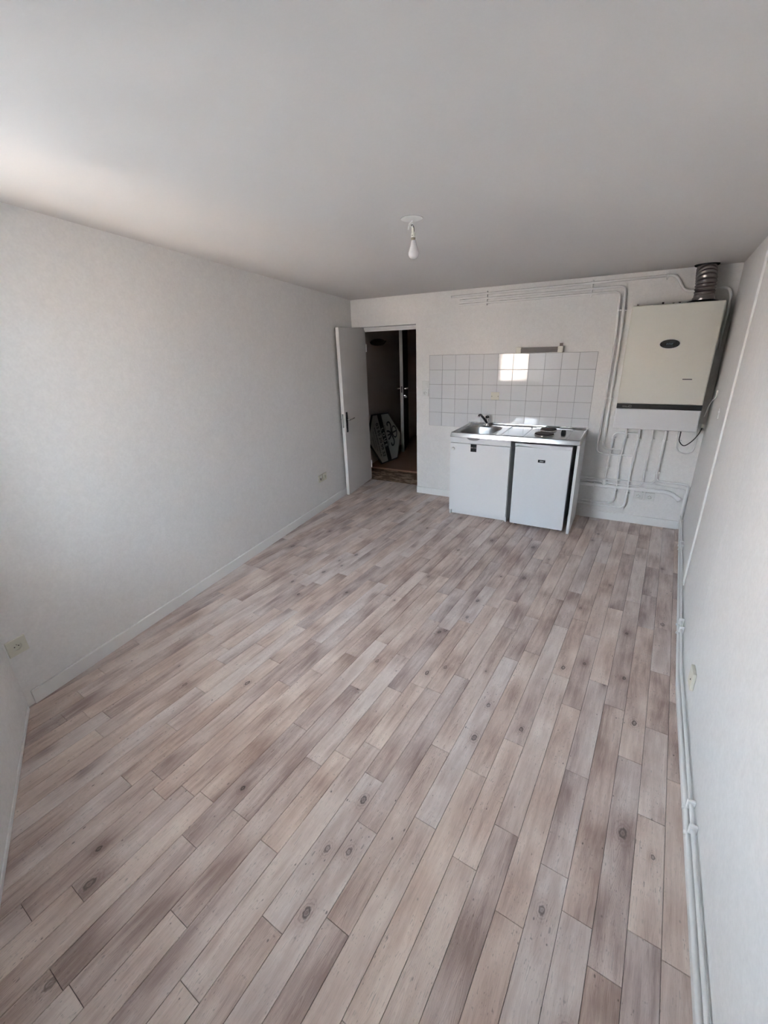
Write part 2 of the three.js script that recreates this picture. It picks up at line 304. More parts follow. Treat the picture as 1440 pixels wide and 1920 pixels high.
// windows in the window wall (behind the camera; the first is mirrored in the tiles)
WIN.forEach(([W0, W1], n) => {
  const win = new THREE.Group(); win.name = `window_${n + 1}`; win.userData.kind = 'structure'; win.position.copy(FA); win.rotation.y = angF; scene.add(win);
  const f = 0.045, z0 = 0.2, z1 = 0.26, mid = (W0 + W1) / 2;
  mesh('window_frame', merge(rbox(W0, W0 + f, SILL, HEAD, z0, z1), rbox(W1 - f, W1, SILL, HEAD, z0, z1), rbox(W0, W1, SILL, SILL + f, z0, z1), rbox(W0, W1, HEAD - f, HEAD, z0, z1)), gloss, win);
  for (const [a, b] of n ? [[W0 + f, W1 - f]] : [[W0 + f, mid], [mid, W1 - f]]) {
    const q = 0.05, y0 = SILL + f, y1 = HEAD - f;
    const c = mesh('casement', merge(rbox(a, a + q, y0, y1, z0 + 0.005, z1 - 0.005), rbox(b - q, b, y0, y1, z0 + 0.005, z1 - 0.005), rbox(a, b, y0, y0 + q, z0 + 0.005, z1 - 0.005), rbox(a, b, y1 - q, y1, z0 + 0.005, z1 - 0.005)), gloss, win);
    mesh('pane', box(a + q, b - q, y0 + q, y1 - q, (z0 + z1) / 2, (z0 + z1) / 2 + 0.004), windowGlass, c);
  }
  mesh('window_sill', rbox(W0 - 0.02, W1 + 0.02, SILL - 0.025, SILL + 0.002, -0.03, z0 + 0.01, 0.004), M({ name: 'grey stone sill', color: lin(0.42, 0.41, 0.39), roughness: 0.6 }), win);
});

// ------------------------------------------------------------------ hall behind the door
{
    struct('wall_hall_left', turnY(box(-0.2, 0, -0.12, TOP, -3.6, -0.22), -1.22, 0, Math.atan(0.14)), hallPaint);
  struct('wall_hall_back', box(-2.2, 0.7, -0.12, TOP, -3.75, -3.55), doorDark);
  struct('wall_hall_right', box(0.4, 0.6, -0.12, TOP, -3.6, -0.27), hallPaint);
  struct('ceiling_hall', box(-2.2, 0.7, 2.3, TOP, -3.7, -0.27), hallPaint);
  struct('floor_hall', rbox(-2.2, 0.6, -0.12, 0.026, -3.6, -0.74, 0.004), M({ name: 'brown hall vinyl', color: lin(0.36, 0.20, 0.125), roughness: 0.28 }));
  // rough screed of the threshold
  const g = new THREE.PlaneGeometry(1.6, 0.5, 90, 30).rotateX(-Math.PI / 2); const p = g.attributes.position;
  for (let i = 0; i < p.count; i++) { const x = p.getX(i), z = p.getZ(i), n = vnoise(x * 14 + 50, z * 14 + 9), m = vnoise(x * 40, z * 40 + 70); p.setY(i, -0.006 + 0.014 * n * n + 0.006 * m); }
  g.computeVertexNormals(); g.translate(-0.72, 0, -0.505);
  const scr = dataTex(256, 128, (i, j) => { const n = wrapNoise(i / 256 * 22, j / 128 * 11, 22) * 0.6 + wrapNoise(i / 256 * 64, j / 128 * 32, 64) * 0.4, t = sm(0.35, 0.7, n); return [lerp(128, 196, t), lerp(102, 168, t), lerp(82, 142, t)]; }, true);
  struct('floor_threshold', merge(g, metreUV(new THREE.BoxGeometry(1.6, 0.1, 0.5).translate(-0.72, -0.065, -0.505))), M({ name: 'rough screed', map: scr, roughness: 0.95 }));
  // frame of the room door
  struct('trim_2', merge(rbox(-1.1, -0.12, 1.885, 1.94, -0.32, -0.255), rbox(-1.1, -0.12, 1.9, 1.945, -0.262, -0.235), rbox(-1.12, -1.02, -0.005, 1.9, -0.32, -0.255), rbox(-0.19, -0.13, -0.005, 1.9, -0.32, -0.275)), gloss);
}
// room door, opened into the room along the left wall
{
  const d = new THREE.Group(); d.name = 'door_1'; d.userData = { kind: 'structure' }; scene.add(d);
  const ax = -0.872, az = 0.457, bx = -0.981, bz = -0.262, L = Math.hypot(ax - bx, az - bz);
  d.position.set(bx, 0, bz); d.rotation.y = Math.atan2(ax - bx, az - bz); // local +z along the leaf, +x towards the room
  const y0 = 0.012, y1 = 1.925;
  const leafM = M({ name: 'door paint', color: lin(0.84, 0.82, 0.80), roughness: 0.45 });
  mesh('door_leaf', rbox(-0.038, 0, y0, y1, 0, L, 0.002), leafM, d);
  for (const s of [1, -1]) {
    const o = s > 0 ? 0 : -0.038;
    const plate = new THREE.Shape(); plate.moveTo(-0.014, -0.14); plate.quadraticCurveTo(-0.02, 0, -0.014, 0.09); plate.lineTo(0.014, 0.09); plate.quadraticCurveTo(0.02, 0, 0.014, -0.14); plate.closePath();
    const pg = new THREE.ExtrudeGeometry(plate, { depth: 0.007, bevelEnabled: true, bevelSize: 0.002, bevelThickness: 0.002, bevelSegments: 2 }).rotateY(Math.PI / 2 * s).translate(o + s * 0.002, 0.925, L - 0.052);
    const ph = mesh('handle_plate', pg, darkChrome, d);
    mesh('door_handle', merge(sweep([V(o, 0.93, L - 0.052), V(o + s * 0.03, 0.93, L - 0.052), V(o + s * 0.046, 0.93, L - 0.056)], () => 0.009, 14), sweep([V(o + s * 0.046, 0.93, L - 0.05), V(o + s * 0.052, 0.932, L - 0.09), V(o + s * 0.05, 0.934, L - 0.165)], (i) => [0.0095, 0.0085, 0.007][i], 14)), chrome, ph);
  }
  mesh('lock_face', rbox(-0.029, -0.009, 0.84, 1.0, L - 0.001, L + 0.0015, 0.0005), chrome, d);
  for (const y of [0.22, 1.7]) mesh('hinge', cyl(0.007, 0.09, 16).translate(0.006, y, -0.004), gloss, d);
}
// entrance door beyond, seen almost edge-on
{
  const d = new THREE.Group(); d.name = 'door_2'; d.userData = { kind: 'structure' }; scene.add(d);
  d.position.set(-1.215, 0, -1.72); d.rotation.y = 0.36; // leaf runs away from the viewer along local -z
  const edgeM = M({ name: 'worn white door edge', color: lin(0.66, 0.64, 0.62), roughness: 0.5 });
  const leaf = mesh('door_leaf', box(-0.044, 0, 0.035, 2.1, -0.8, -0.004), doorDark, d);
  mesh('door_edge', rbox(-0.046, 0.002, 0.035, 2.1, -0.006, 0.002, 0.002), edgeM, leaf);
  for (const s of [1, -1]) mesh('door_handle', merge(sweep([V(s > 0 ? 0 : -0.044, 1.06, -0.06), V(s > 0 ? 0.055 : -0.1, 1.06, -0.06)], () => 0.01, 12), sweep([V(s > 0 ? 0.055 : -0.1, 1.06, -0.055), V(s > 0 ? 0.055 : -0.1, 1.06, -0.17)], () => 0.009, 12)), chrome, leaf);
  mesh('lock_cylinder', merge(cyl(0.02, 0.03, 18).rotateZ(Math.PI / 2).translate(0.014, 0.95, -0.06), rbox(0.012, 0.05, 0.915, 0.945, -0.064, -0.056, 0.002)), chrome, leaf);
  mesh('keyhole_plate', rbox(-0.03, -0.014, 1.0, 1.1, 0.001, 0.004, 0.001), darkHole, leaf);
}
// oval coat rack on the hall wall
{
  const z0 = -1.27, t = thing('coat_rack', 'small dark oval rack with pegs high on the dim hall wall', 'coat rack', [-1.22 + 0.14 * z0, 1.765, z0]);
  t.rotation.y = Math.atan(0.14);
  const wd = M({ name: 'dark stained wood', color: lin(0.045, 0.02, 0.015), roughness: 0.5 });
  const s = new THREE.Shape(); s.absellipse(0, 0, 0.27, 0.042, 0, Math.PI * 2);
  mesh('backboard', new THREE.ExtrudeGeometry(s, { depth: 0.016, bevelEnabled: true, bevelSize: 0.005, bevelThickness: 0.004, bevelSegments: 2, curveSegments: 30 }).rotateY(Math.PI / 2).translate(0.004, 0, 0), wd, t);
  for (const z of [-0.16, -0.05, 0.06, 0.17]) mesh('peg', sweep([V(0.02, -0.005, z), V(0.05, 0, z), V(0.075, 0.012, z)], (i) => [0.011, 0.009, 0.014][i], 12), wd, t);
}
// hexagonal letting board leaning on the hall wall
{
  const pts = [[0.0, 0.404], [0.2, 0.757], [0.60, 0.732], [0.86, 0.365], [0.675, 0.0], [0.255, 0.0]];
  const t = thing('letting_board', 'grey and black hexagonal letting board leaning on the hall wall', 'sign', [-1.215, 0.028, -0.66]);
  // local: a runs away along -z (slightly towards the wall), b up, leaning to the wall
  t.rotation.order = 'YXZ'; t.rotation.y = Math.PI / 2 - 0.12; t.rotation.x = -0.15;
  const s = new THREE.Shape(pts.map((p) => new THREE.Vector2(p[0], p[1])));
  const blackEdge = M({ name: 'black board edge', color: lin(0.012, 0.012, 0.012), roughness: 0.5 });
  mesh('board', new THREE.ExtrudeGeometry(s, { depth: 0.018, bevelEnabled: true, bevelSize: 0.002, bevelThickness: 0.002, bevelSegments: 1 }).translate(0, 0, -0.02), blackEdge, t);
  const cx = 0.432, cy = 0.376, inner = pts.map((p) => [cx + (p[0] - cx) * 0.955, cy + (p[1] - cy) * 0.955]);
  const fg = new THREE.ShapeGeometry(new THREE.Shape(inner.map((p) => new THREE.Vector2(...p)))), p = fg.attributes.position, uv = fg.attributes.uv;
  const dx = 0.14, dy = -0.99, ex = 0.99, ey = 0.14; // text right and text up
  for (let i = 0; i < p.count; i++) { const a = p.getX(i) - cx, b = p.getY(i) - cy; uv.setXY(i, 0.5 + (a * dx + b * dy) / 0.9, 0.5 + (a * ex + b * ey) / 0.9); }
  const face = canvasTex(1024, 1024, (c, w, h) => {
    c.fillStyle = '#b3b1ab'; c.fillRect(0, 0, w, h);
    c.fillStyle = '#0c0c0c'; c.fillRect(0, 478, w, 108);
    c.textAlign = 'center'; c.textBaseline = 'middle';
    c.fillStyle = '#c4c2bc'; c.font = 'bold 104px sans-serif'; c.fillText('L O U E', 500, 534);
    c.fillStyle = '#141414'; c.font = 'bold 92px sans-serif'; c.fillText('03 85 20 99 32', 512, 650, 760);
    c.font = 'bold 50px sans-serif'; c.fillText('www.habitat-immo.fr', 520, 735, 560);
    c.font = '40px sans-serif'; c.fillText('location immobilier', 490, 795, 380); c.fillText('transaction', 500, 846, 260);
    c.font = 'bold 34px sans-serif'; c.fillText('immo', 352, 452); c.fillText('bilier', 640, 452);
    // curled emblem: an oval head with a bar, and two curling arms
    c.strokeStyle = '#1b1b22'; c.lineWidth = 24; c.lineCap = 'round';
    c.beginPath(); c.ellipse(500, 215, 100, 66, 0, 0, 7); c.stroke();
    c.beginPath(); c.moveTo(500, 150); c.lineTo(500, 420); c.stroke();
    c.lineWidth = 30;
    for (const q of [-1, 1]) { c.beginPath(); c.moveTo(500, 300); c.bezierCurveTo(500 + q * 60, 330, 500 + q * 120, 250, 500 + q * 190, 300); c.bezierCurveTo(500 + q * 230, 335, 500 + q * 205, 390, 500 + q * 165, 372); c.stroke(); c.beginPath(); c.moveTo(500, 330); c.quadraticCurveTo(500 + q * 60, 350, 500 + q * 70, 420); c.stroke(); }
  });
  mesh('printed_face', fg.translate(0, 0, 0.0008), M({ name: 'letting board print', map: face, roughness: 0.45 }), t);
}

// ------------------------------------------------------------------ wall tiles
{
  const T = 0.152, g0 = rbox(-0.0748, 0.0748, -0.0748, 0.0748, -0.003, 0.003, 0.0018, 2);
  mesh('tile_grout', box(-0.002, 11 * T + 0.001, 1.606 - 5 * T, 1.607, 0.0002, 0.0045), grout, wallBack);
  for (let r = 0; r < 5; r++) for (let c = 0; c < 11; c++) {
    const m = mesh('tile', g0, tileGlaze, wallBack); m.position.set((c + 0.5) * T, 1.606 - (r + 0.5) * T, 0.0046);
    m.rotation.set(rr(-1, 1) * 0.004, c === 8 ? 0.024 : c === 7 ? 0.03 : c === 5 ? 0.013 : c === 6 ? 0.003 : rr(-1, 1) * 0.004, rr(-1, 1) * 0.003); // hand-set unevenness; some columns turned on purpose to steer the window reflection
  }
}

// ------------------------------------------------------------------ sockets and switches
const plateBox = (w, h, d = 0.01) => new RoundedBoxGeometry(w, h, d, 3, 0.003).translate(0, 0, d / 2);
function socket(label, pos, ry, w = 0.08, mat = cream, tilt = 0) {
  const t = thing('wall_socket', label, 'socket', pos, 'wall sockets'); t.rotation.order = 'YXZ'; t.rotation.y = ry; t.rotation.z = tilt;
  const sh = new THREE.Shape(); const k = w / 2; sh.moveTo(-k, -k); sh.lineTo(k, -k); sh.lineTo(k, k); sh.lineTo(-k, k); sh.closePath();
  const hole = new THREE.Path(); hole.absarc(0, 0, 0.0205, 0, Math.PI * 2, true); sh.holes.push(hole);
  mesh('cover_plate', new THREE.ExtrudeGeometry(sh, { depth: 0.008, bevelEnabled: true, bevelSize: 0.0015, bevelThickness: 0.002, bevelSegments: 2, curveSegments: 24 }), mat, t);
  mesh('socket_well', new THREE.LatheGeometry([[0.0001, 0], [0.019, 0], [0.0205, 0.0012], [0.0205, 0.0095], [0.0195, 0.0095]].map((q) => new THREE.Vector2(...q)), 28).rotateX(Math.PI / 2), mat, t);
  mesh('earth_pin', cyl(0.0024, 0.012, 12).rotateX(Math.PI / 2).translate(0, 0.010, 0.005), chrome, t);
  for (const x of [-0.0095, 0.0095]) mesh('contact_hole', cyl(0.0028, 0.0012, 12).rotateX(Math.PI / 2).translate(x, -0.002, 0.0004), darkHole, t);
  return t;
}
socket('cream socket low on the left wall, nearest the window corner', [xL(3.98) + 0.001, 0.362, 3.98], Math.PI / 2 + angL, 0.085);
socket('cream socket low on the left wall near the open door, right of the blank plate', [xL(0.895) + 0.001, 0.37, 0.895], Math.PI / 2 + angL, 0.078);
{
  const t = thing('aerial_outlet', 'cream aerial plate low on the left wall, left of the small socket by the door', 'outlet', [xL(0.985) + 0.001, 0.37, 0.985]); t.rotation.y = Math.PI / 2 + angL;
  mesh('cover_plate', plateBox(0.08, 0.08, 0.011), cream, t);
  mesh('jack_opening', rbox(-0.008, 0.008, -0.02, 0.006, 0.0095, 0.0116, 0.0004), darkHole, t);
  mesh('centre_panel', rbox(-0.02, 0.02, 0.01, 0.026, 0.0105, 0.0125, 0.0008), whitePlastic, t);
}
socket('grey white socket low on the kitchen wall, left of the pair under the pipes', [2.196, 0.292, 0.001], 0, 0.074, whitePlastic);
socket('grey white socket low on the kitchen wall, right of the pair under the pipes', [2.291, 0.290, 0.001], 0, 0.074, whitePlastic);
socket('white socket beside the tiles, directly under the light switch', [-0.05, 1.21, 0.001], 0, 0.074, whitePlastic);
{
  const t = thing('light_switch', 'white light switch between the doorway and the tiles, above the socket', 'switch', [-0.05, 1.297, 0.001]);
  mesh('cover_plate', plateBox(0.08, 0.078, 0.009), whitePlastic, t);
  const r = mesh('rocker', rbox(-0.021, 0.021, -0.016, 0.02, 0.007, 0.0125, 0.002), whitePlastic, t); r.rotation.x = 0.05;
}
{
  const t = thing('blank_plate', 'cream blanking plate with two screws on the tiles above the tap', 'wall plate', [0.749, 1.192, 0.008]);
  mesh('plate', plateBox(0.086, 0.078, 0.008), cream, t);
  for (const x of [-0.033, 0.033]) mesh('screw', merge(cyl(0.0035, 0.002, 12).rotateX(Math.PI / 2).translate(x, -0.002, 0.0085)), iron, t);
}
{
  const z = 2.585, t = thing('junction_plate', 'cream junction plate with one screw low on the right wall', 'wall plate', [xR(z) - 0.001, 0.275, z]); t.rotation.order = 'YXZ'; t.rotation.y = -Math.PI / 2 - Math.atan(0.02); t.rotation.z = 0.1;
  mesh('plate', plateBox(0.09, 0.085, 0.014), cream, t);
  mesh('screw', cyl(0.004, 0.002, 12).rotateX(Math.PI / 2).translate(0.018, 0.0, 0.0145), iron, t);
}

// ------------------------------------------------------------------ bare bulb
{
  const t = thing('bare_bulb', 'unlit frosted bulb in a bare holder hanging from the ceiling', 'light bulb', [1.1, H, 2.702]);
  const lathe = (p) => p.map((q) => new THREE.Vector2(...q));
  mesh('ceiling_rose', new THREE.LatheGeometry(lathe([[0.0001, -0.008], [0.02, -0.0075], [0.043, -0.0035], [0.048, 0.001], [0.0001, 0.001]]), 40), whitePlastic, t);
  const K = [V(0, -0.006, 0), V(0.003, -0.012, 0), V(-0.005, -0.017, 0.003), V(-0.011, -0.02, 0), V(-0.003, -0.024, -0.005), V(0.006, -0.02, 0.002), V(0.008, -0.027, 0.005), V(0.0, -0.03, 0), V(0.005, -0.038, 0)];
  mesh('flex_knot', sweep(new THREE.CatmullRomCurve3(K).getPoints(60), () => 0.0028, 10), whitePlastic, t);
  mesh('loose_wire', sweep(new THREE.CatmullRomCurve3([V(-0.003, -0.024, 0), V(-0.01, -0.027, 0.004), V(-0.0125, -0.034, 0.006), V(-0.014, -0.04, 0.006)]).getPoints(14), () => 0.0022, 8), whitePlastic, t);
  mesh('dark_wire', sweep(new THREE.CatmullRomCurve3([V(0.001, -0.029, 0.006), V(0.004, -0.024, 0.006), V(0.009, -0.028, 0.006), V(0.0105, -0.036, 0.003), V(0.0105, -0.05, 0.002)]).getPoints(16), () => 0.0016, 8), black, t);
  const h = mesh('lamp_holder', new THREE.LatheGeometry(lathe([[0.0001, -0.032], [0.005, -0.0325], [0.0062, -0.036], [0.0062, -0.052], [0.0085, -0.056], [0.0085, -0.067], [0.0095, -0.068], [0.0095, -0.0695], [0.0001, -0.0695]].reverse()), 28).translate(0.006, 0, 0), cream, t);
  mesh('holder_screw', cyl(0.0016, 0.002, 10).rotateX(Math.PI / 2).translate(0.006, -0.0625, 0.0085), iron, h);
  mesh('bulb_cap', new THREE.LatheGeometry(lathe([[0.0001, -0.08], [0.0088, -0.08], [0.0094, -0.0785], [0.0086, -0.077], [0.0094, -0.0755], [0.0086, -0.074], [0.0094, -0.0725], [0.0088, -0.069], [0.0001, -0.069]]), 28).translate(0.006, 0, 0), brass, t);
  const prof = lathe([[0.0001, -0.1495], [0.007, -0.1485], [0.0145, -0.145], [0.0197, -0.139], [0.0223, -0.131], [0.0222, -0.124], [0.0198, -0.116], [0.0168, -0.107], [0.0136, -0.098], [0.0113, -0.088], [0.0098, -0.0795]]);
  mesh('glass_bulb', new THREE.LatheGeometry(new THREE.SplineCurve(prof).getPoints(50), 40).translate(0.0075, 0, 0), MP({ name: 'frosted glass', color: lin(0.84, 0.82, 0.82), roughness: 0.16, transmission: 0.3, thickness: 0, ior: 1.45 }), t);
}

// ------------------------------------------------------------------ kitchen unit
const KX0 = 0.472, KX1 = 1.68, KZ0 = 0.012, KZ1 = 0.577, KH = 0.9;
{
  const t = thing('kitchen_worktop', 'stainless steel worktop with sink bowl and two hot plates on the unit', 'worktop', [KX0, KH, KZ0]);
  const w = KX1 - KX0, d = KZ1 - KZ0, bx = 0.225, bz = 0.3, ba = 0.172, bb = 0.213, N = 3.2; // bowl centre and half sizes
  const se = (a, b, th) => { const c = Math.cos(th), s = Math.sin(th); return [Math.sign(c) * Math.pow(Math.abs(c), 2 / N) * a, Math.sign(s) * Math.pow(Math.abs(s), 2 / N) * b]; };
  const y = -0.006; // general level, a little below the rolled rim
  const sh = new THREE.Shape(); sh.moveTo(0.012, -0.012); sh.lineTo(w - 0.012, -0.012); sh.lineTo(w - 0.012, -(d - 0.012)); sh.lineTo(0.012, -(d - 0.012)); sh.closePath();
  const hole = new THREE.Path(); for (let i = 0; i <= 72; i++) { const [a, b] = se(ba + 0.03, bb + 0.022, i / 72 * Math.PI * 2); i ? hole.lineTo(bx + a, -(bz + b)) : hole.moveTo(bx + a, -(bz + b)); } sh.holes.push(hole);
  const topG = new THREE.ExtrudeGeometry(sh, { depth: 0.002, bevelEnabled: false }).rotateX(-Math.PI / 2).translate(0, y - 0.002, 0);
  // rolled rim: cross-section swept round the rectangle
  const R = 0.016;
  const prof = [[0.024, y - 0.001], [0.021, y + 0.002], [0.017, -0.0005], [0.0135, -0.001], [0.0112, -0.0035], [0.0098, -0.0075], [0.0016, -0.042], [0.002, -0.045], [0.005, -0.045]];
  const loop = []; for (const [cx, cz, a0] of [[w - R, d - R, 0], [R, d - R, 1], [R, R, 2], [w - R, R, 3]]) for (let i = 0; i <= 5; i++) { const a = (a0 + i / 5) * Math.PI / 2; loop.push([cx, cz, Math.cos(a), Math.sin(a)]); }
  const pos = [], idx = [], np = prof.length, nl = loop.length;
  for (const [cx, cz, ca, sa] of loop) for (const [o, yy] of prof) pos.push(cx + ca * (R - o), yy, cz + sa * (R - o));
  for (let i = 0; i < nl; i++) for (let k = 0; k < np - 1; k++) { const a = i * np + k, b = ((i + 1) % nl) * np + k; idx.push(a, b, a + 1, b, b + 1, a + 1); }
  const rg = new THREE.BufferGeometry(); rg.setAttribute('position', new THREE.Float32BufferAttribute(pos, 3)); rg.setAttribute('uv', new THREE.Float32BufferAttribute(new Float32Array(pos.length / 3 * 2), 2)); rg.setIndex(idx); rg.computeVertexNormals();
  mesh('worktop_rim', rg, steel, t);
  mesh('worktop_sheet', metreUV(topG), steel, t);
  // back lip against the tiles
  mesh('back_lip', rbox(0.004, w - 0.004, -0.006, 0.014, -0.004, 0.004, 0.002), steel, t);
  // bowl
  const lev = [[0.03, 0.022, 0], [0.022, 0.016, -0.0012], [0.012, 0.008, -0.004], [0.004, 0.002, -0.009], [-0.002, -0.003, -0.018], [-0.008, -0.009, -0.06], [-0.016, -0.018, -0.11], [-0.03, -0.034, -0.135], [-0.06, -0.07, -0.145], [-0.11, -0.13, -0.148], [-0.1715, -0.2125, -0.15]];
  const bp = [], bi = [], bn = 72;
  for (const [ea, eb, yy] of lev) for (let i = 0; i < bn; i++) { const [a, b] = se(ba + ea, bb + eb, i / bn * Math.PI * 2); bp.push(bx + a, y + yy, bz + b); }
  for (let l = 0; l < lev.length - 1; l++) for (let i = 0; i < bn; i++) { const a = l * bn + i, b = l * bn + (i + 1) % bn; bi.push(a, a + bn, b, b, a + bn, b + bn); }
  const bg = new THREE.BufferGeometry(); bg.setAttribute('position', new THREE.Float32BufferAttribute(bp, 3)); bg.setAttribute('uv', new THREE.Float32BufferAttribute(new Float32Array(bp.length / 3 * 2), 2)); bg.setIndex(bi); bg.computeVertexNormals();
  const bowlM = M({ name: 'satin steel bowl', color: lin(0.40, 0.40, 0.395), metalness: 1, roughness: 0.3, side: THREE.DoubleSide });
  const bowl = mesh('sink_bowl', bg, bowlM, t);
  mesh('drain', merge(cyl(0.032, 0.004, 28).translate(bx + 0.09, y - 0.147, bz + 0.13), cyl(0.012, 0.02, 20).translate(bx + 0.09, y - 0.14, bz + 0.13)), black, bowl);
  // pressed frame lines round draining board and hob
  const ridge = (x0, x1, z0, z1, r = 0.02) => { const q = []; for (const [cx, cz, a0] of [[x1 - r, z1 - r, 0], [x0 + r, z1 - r, 1], [x0 + r, z0 + r, 2], [x1 - r, z0 + r, 3]]) for (let i = 0; i <= 5; i++) { const a = (a0 + i / 5) * Math.PI / 2; q.push(V(cx + Math.cos(a) * r, y, cz + Math.sin(a) * r)); } q.push(q[0].clone(), q[1].clone()); return sweep(q, () => 0.0045, 10); };
  mesh('pressed_edge', ridge(0.49, 0.70, 0.055, d - 0.04), steel, t);
  const hob = mesh('hob_panel', rbox(0.735, 1.075, y - 0.004, y + 0.0035, 0.03, d - 0.03, 0.0034, 3), steel, t);
  mesh('pressed_edge', ridge(0.735, 1.075, 0.03, d - 0.03, 0.03), steel, hob);
  const plateG = (r) => new THREE.LatheGeometry([[r + 0.006, 0], [r + 0.006, 0.004], [r + 0.001, 0.006], [r, 0.006], [r - 0.002, 0.0135], [r - 0.006, 0.0145], [r * 0.36, 0.0138], [r * 0.33, 0.0128], [0.0001, 0.0128]].reverse().map((q) => new THREE.Vector2(...q)), 48);
  for (const [x, z, r] of [[1.337 - KX0, 0.385 - KZ0, 0.084], [1.335 - KX0, 0.152 - KZ0, 0.075]]) { const hp = mesh('hot_plate', plateG(r).translate(x, y + 0.003, z), iron, t); mesh('trim_ring', new THREE.TorusGeometry(r + 0.004, 0.003, 8, 48).rotateX(Math.PI / 2).translate(x, y + 0.005, z), chrome, hp); }
  mesh('control_knob', new THREE.LatheGeometry([[0.0001, 0.034], [0.014, 0.034], [0.019, 0.03], [0.021, 0.02], [0.023, 0.004], [0.023, 0]].reverse().map((q) => new THREE.Vector2(...q)), 32).translate(1.492 - KX0, y + 0.002, 0.285 - KZ0), black, t);
}
{
  const t = thing('mixer_tap', 'dark single lever tap leaning over the sink bowl', 'tap', [0.704, KH - 0.005, 0.095]);
  mesh('tap_body', new THREE.LatheGeometry([[0.0001, 0.085], [0.018, 0.085], [0.02, 0.075], [0.02, 0.012], [0.026, 0.006], [0.026, 0]].reverse().map((q) => new THREE.Vector2(...q)), 28), chrome, t);
  const sp = new THREE.CatmullRomCurve3([V(0, 0.035, 0.012), V(-0.012, 0.07, 0.05), V(-0.028, 0.115, 0.105), V(-0.036, 0.13, 0.128), V(-0.044, 0.127, 0.142), V(-0.047, 0.116, 0.146)]).getPoints(30);
  const spout = mesh('spout', sweep(sp, (i, f) => lerp(0.0125, 0.0105, f), 16), darkChrome, t);
  mesh('aerator', new THREE.TorusGeometry(0.0095, 0.0045, 10, 24).rotateX(1.4).translate(-0.047, 0.114, 0.147), chrome, spout);
  mesh('lever', merge(new THREE.SphereGeometry(0.021, 24, 14, 0, Math.PI * 2, 0, Math.PI / 2).translate(0, 0.085, 0), rbox(-0.008, 0.008, 0.094, 0.106, -0.012, 0.045, 0.004)), black, t);
}
{
  const cx0 = 0.456, cx1 = 1.068, f = 0.5;
  const t = thing('base_cabinet', 'white kitchen base cabinet with one door under the sink', 'cabinet', [0, 0, 0]);
  for (const [a, b] of [[cx0, cx0 + 0.016], [cx1 - 0.016, cx1]]) mesh('side_panel', rbox(a, b, 0.002, 0.856, 0.02, f - 0.003, 0.0015), lam, t);
  mesh('back_panel', box(cx0 + 0.016, cx1 - 0.016, 0.05, 0.7, 0.022, 0.026), lam, t);
  mesh('bottom_panel', box(cx0 + 0.016, cx1 - 0.016, 0.065, 0.08, 0.026, f - 0.03), lam, t);
  mesh('plinth', rbox(cx0 + 0.0165, cx1 - 0.0165, 0.002, 0.07, f - 0.05, f - 0.034, 0.001), lam, t);
  mesh('top_rail', rbox(cx0 + 0.001, cx1 - 0.001, 0.786, 0.855, f - 0.006, f + 0.013, 0.0015), lam, t);
  const door = mesh('door', rbox(cx0 + 0.002, cx1 - 0.004, 0.058, 0.7815, f - 0.001, f + 0.017, 0.0018), lam, t);
  mesh('knob', new THREE.LatheGeometry([[0.0001, 0.022], [0.012, 0.021], [0.016, 0.016], [0.0165, 0.011], [0.008, 0.006], [0.0075, 0]].reverse().map((q) => new THREE.Vector2(...q)), 26).rotateX(Math.PI / 2).translate(0.495, 0.726, f + 0.017), whitePlastic, door);
  // square recessed pull with two bright curved lips
  const px = 0.704, py = 0.745, pz = f + 0.0165;
  const hp = mesh('handle', rbox(px - 0.03, px + 0.03, py - 0.038, py + 0.038, pz, pz + 0.006, 0.002), darkChrome, door);
  for (const s of [-1, 1]) { const g = new THREE.CylinderGeometry(0.02, 0.02, 0.024, 20, 1, false, 0, Math.PI).rotateZ(Math.PI / 2).rotateX(0).scale(1, 1, 0.5); g.rotateX(-Math.PI / 2); g.scale(1, 0.7, 1); mesh('bright_lip', rbox(px + s * 0.014 - 0.0125, px + s * 0.014 + 0.0125, py - 0.004, py + 0.012, pz + 0.004, pz + 0.012, 0.004, 3), chrome, hp); }
  mesh('groove', rbox(px - 0.0025, px + 0.0025, py - 0.03, py + 0.03, pz + 0.004, pz + 0.0078, 0.001), darkHole, hp);
}
{
  const t = thing('support_panel', 'white upright panel carrying the right end of the worktop', 'panel', [0, 0, 0]);
  mesh('panel', rbox(1.648, 1.672, 0.002, 0.854, 0.06, 0.55, 0.0018), lam, t);
}
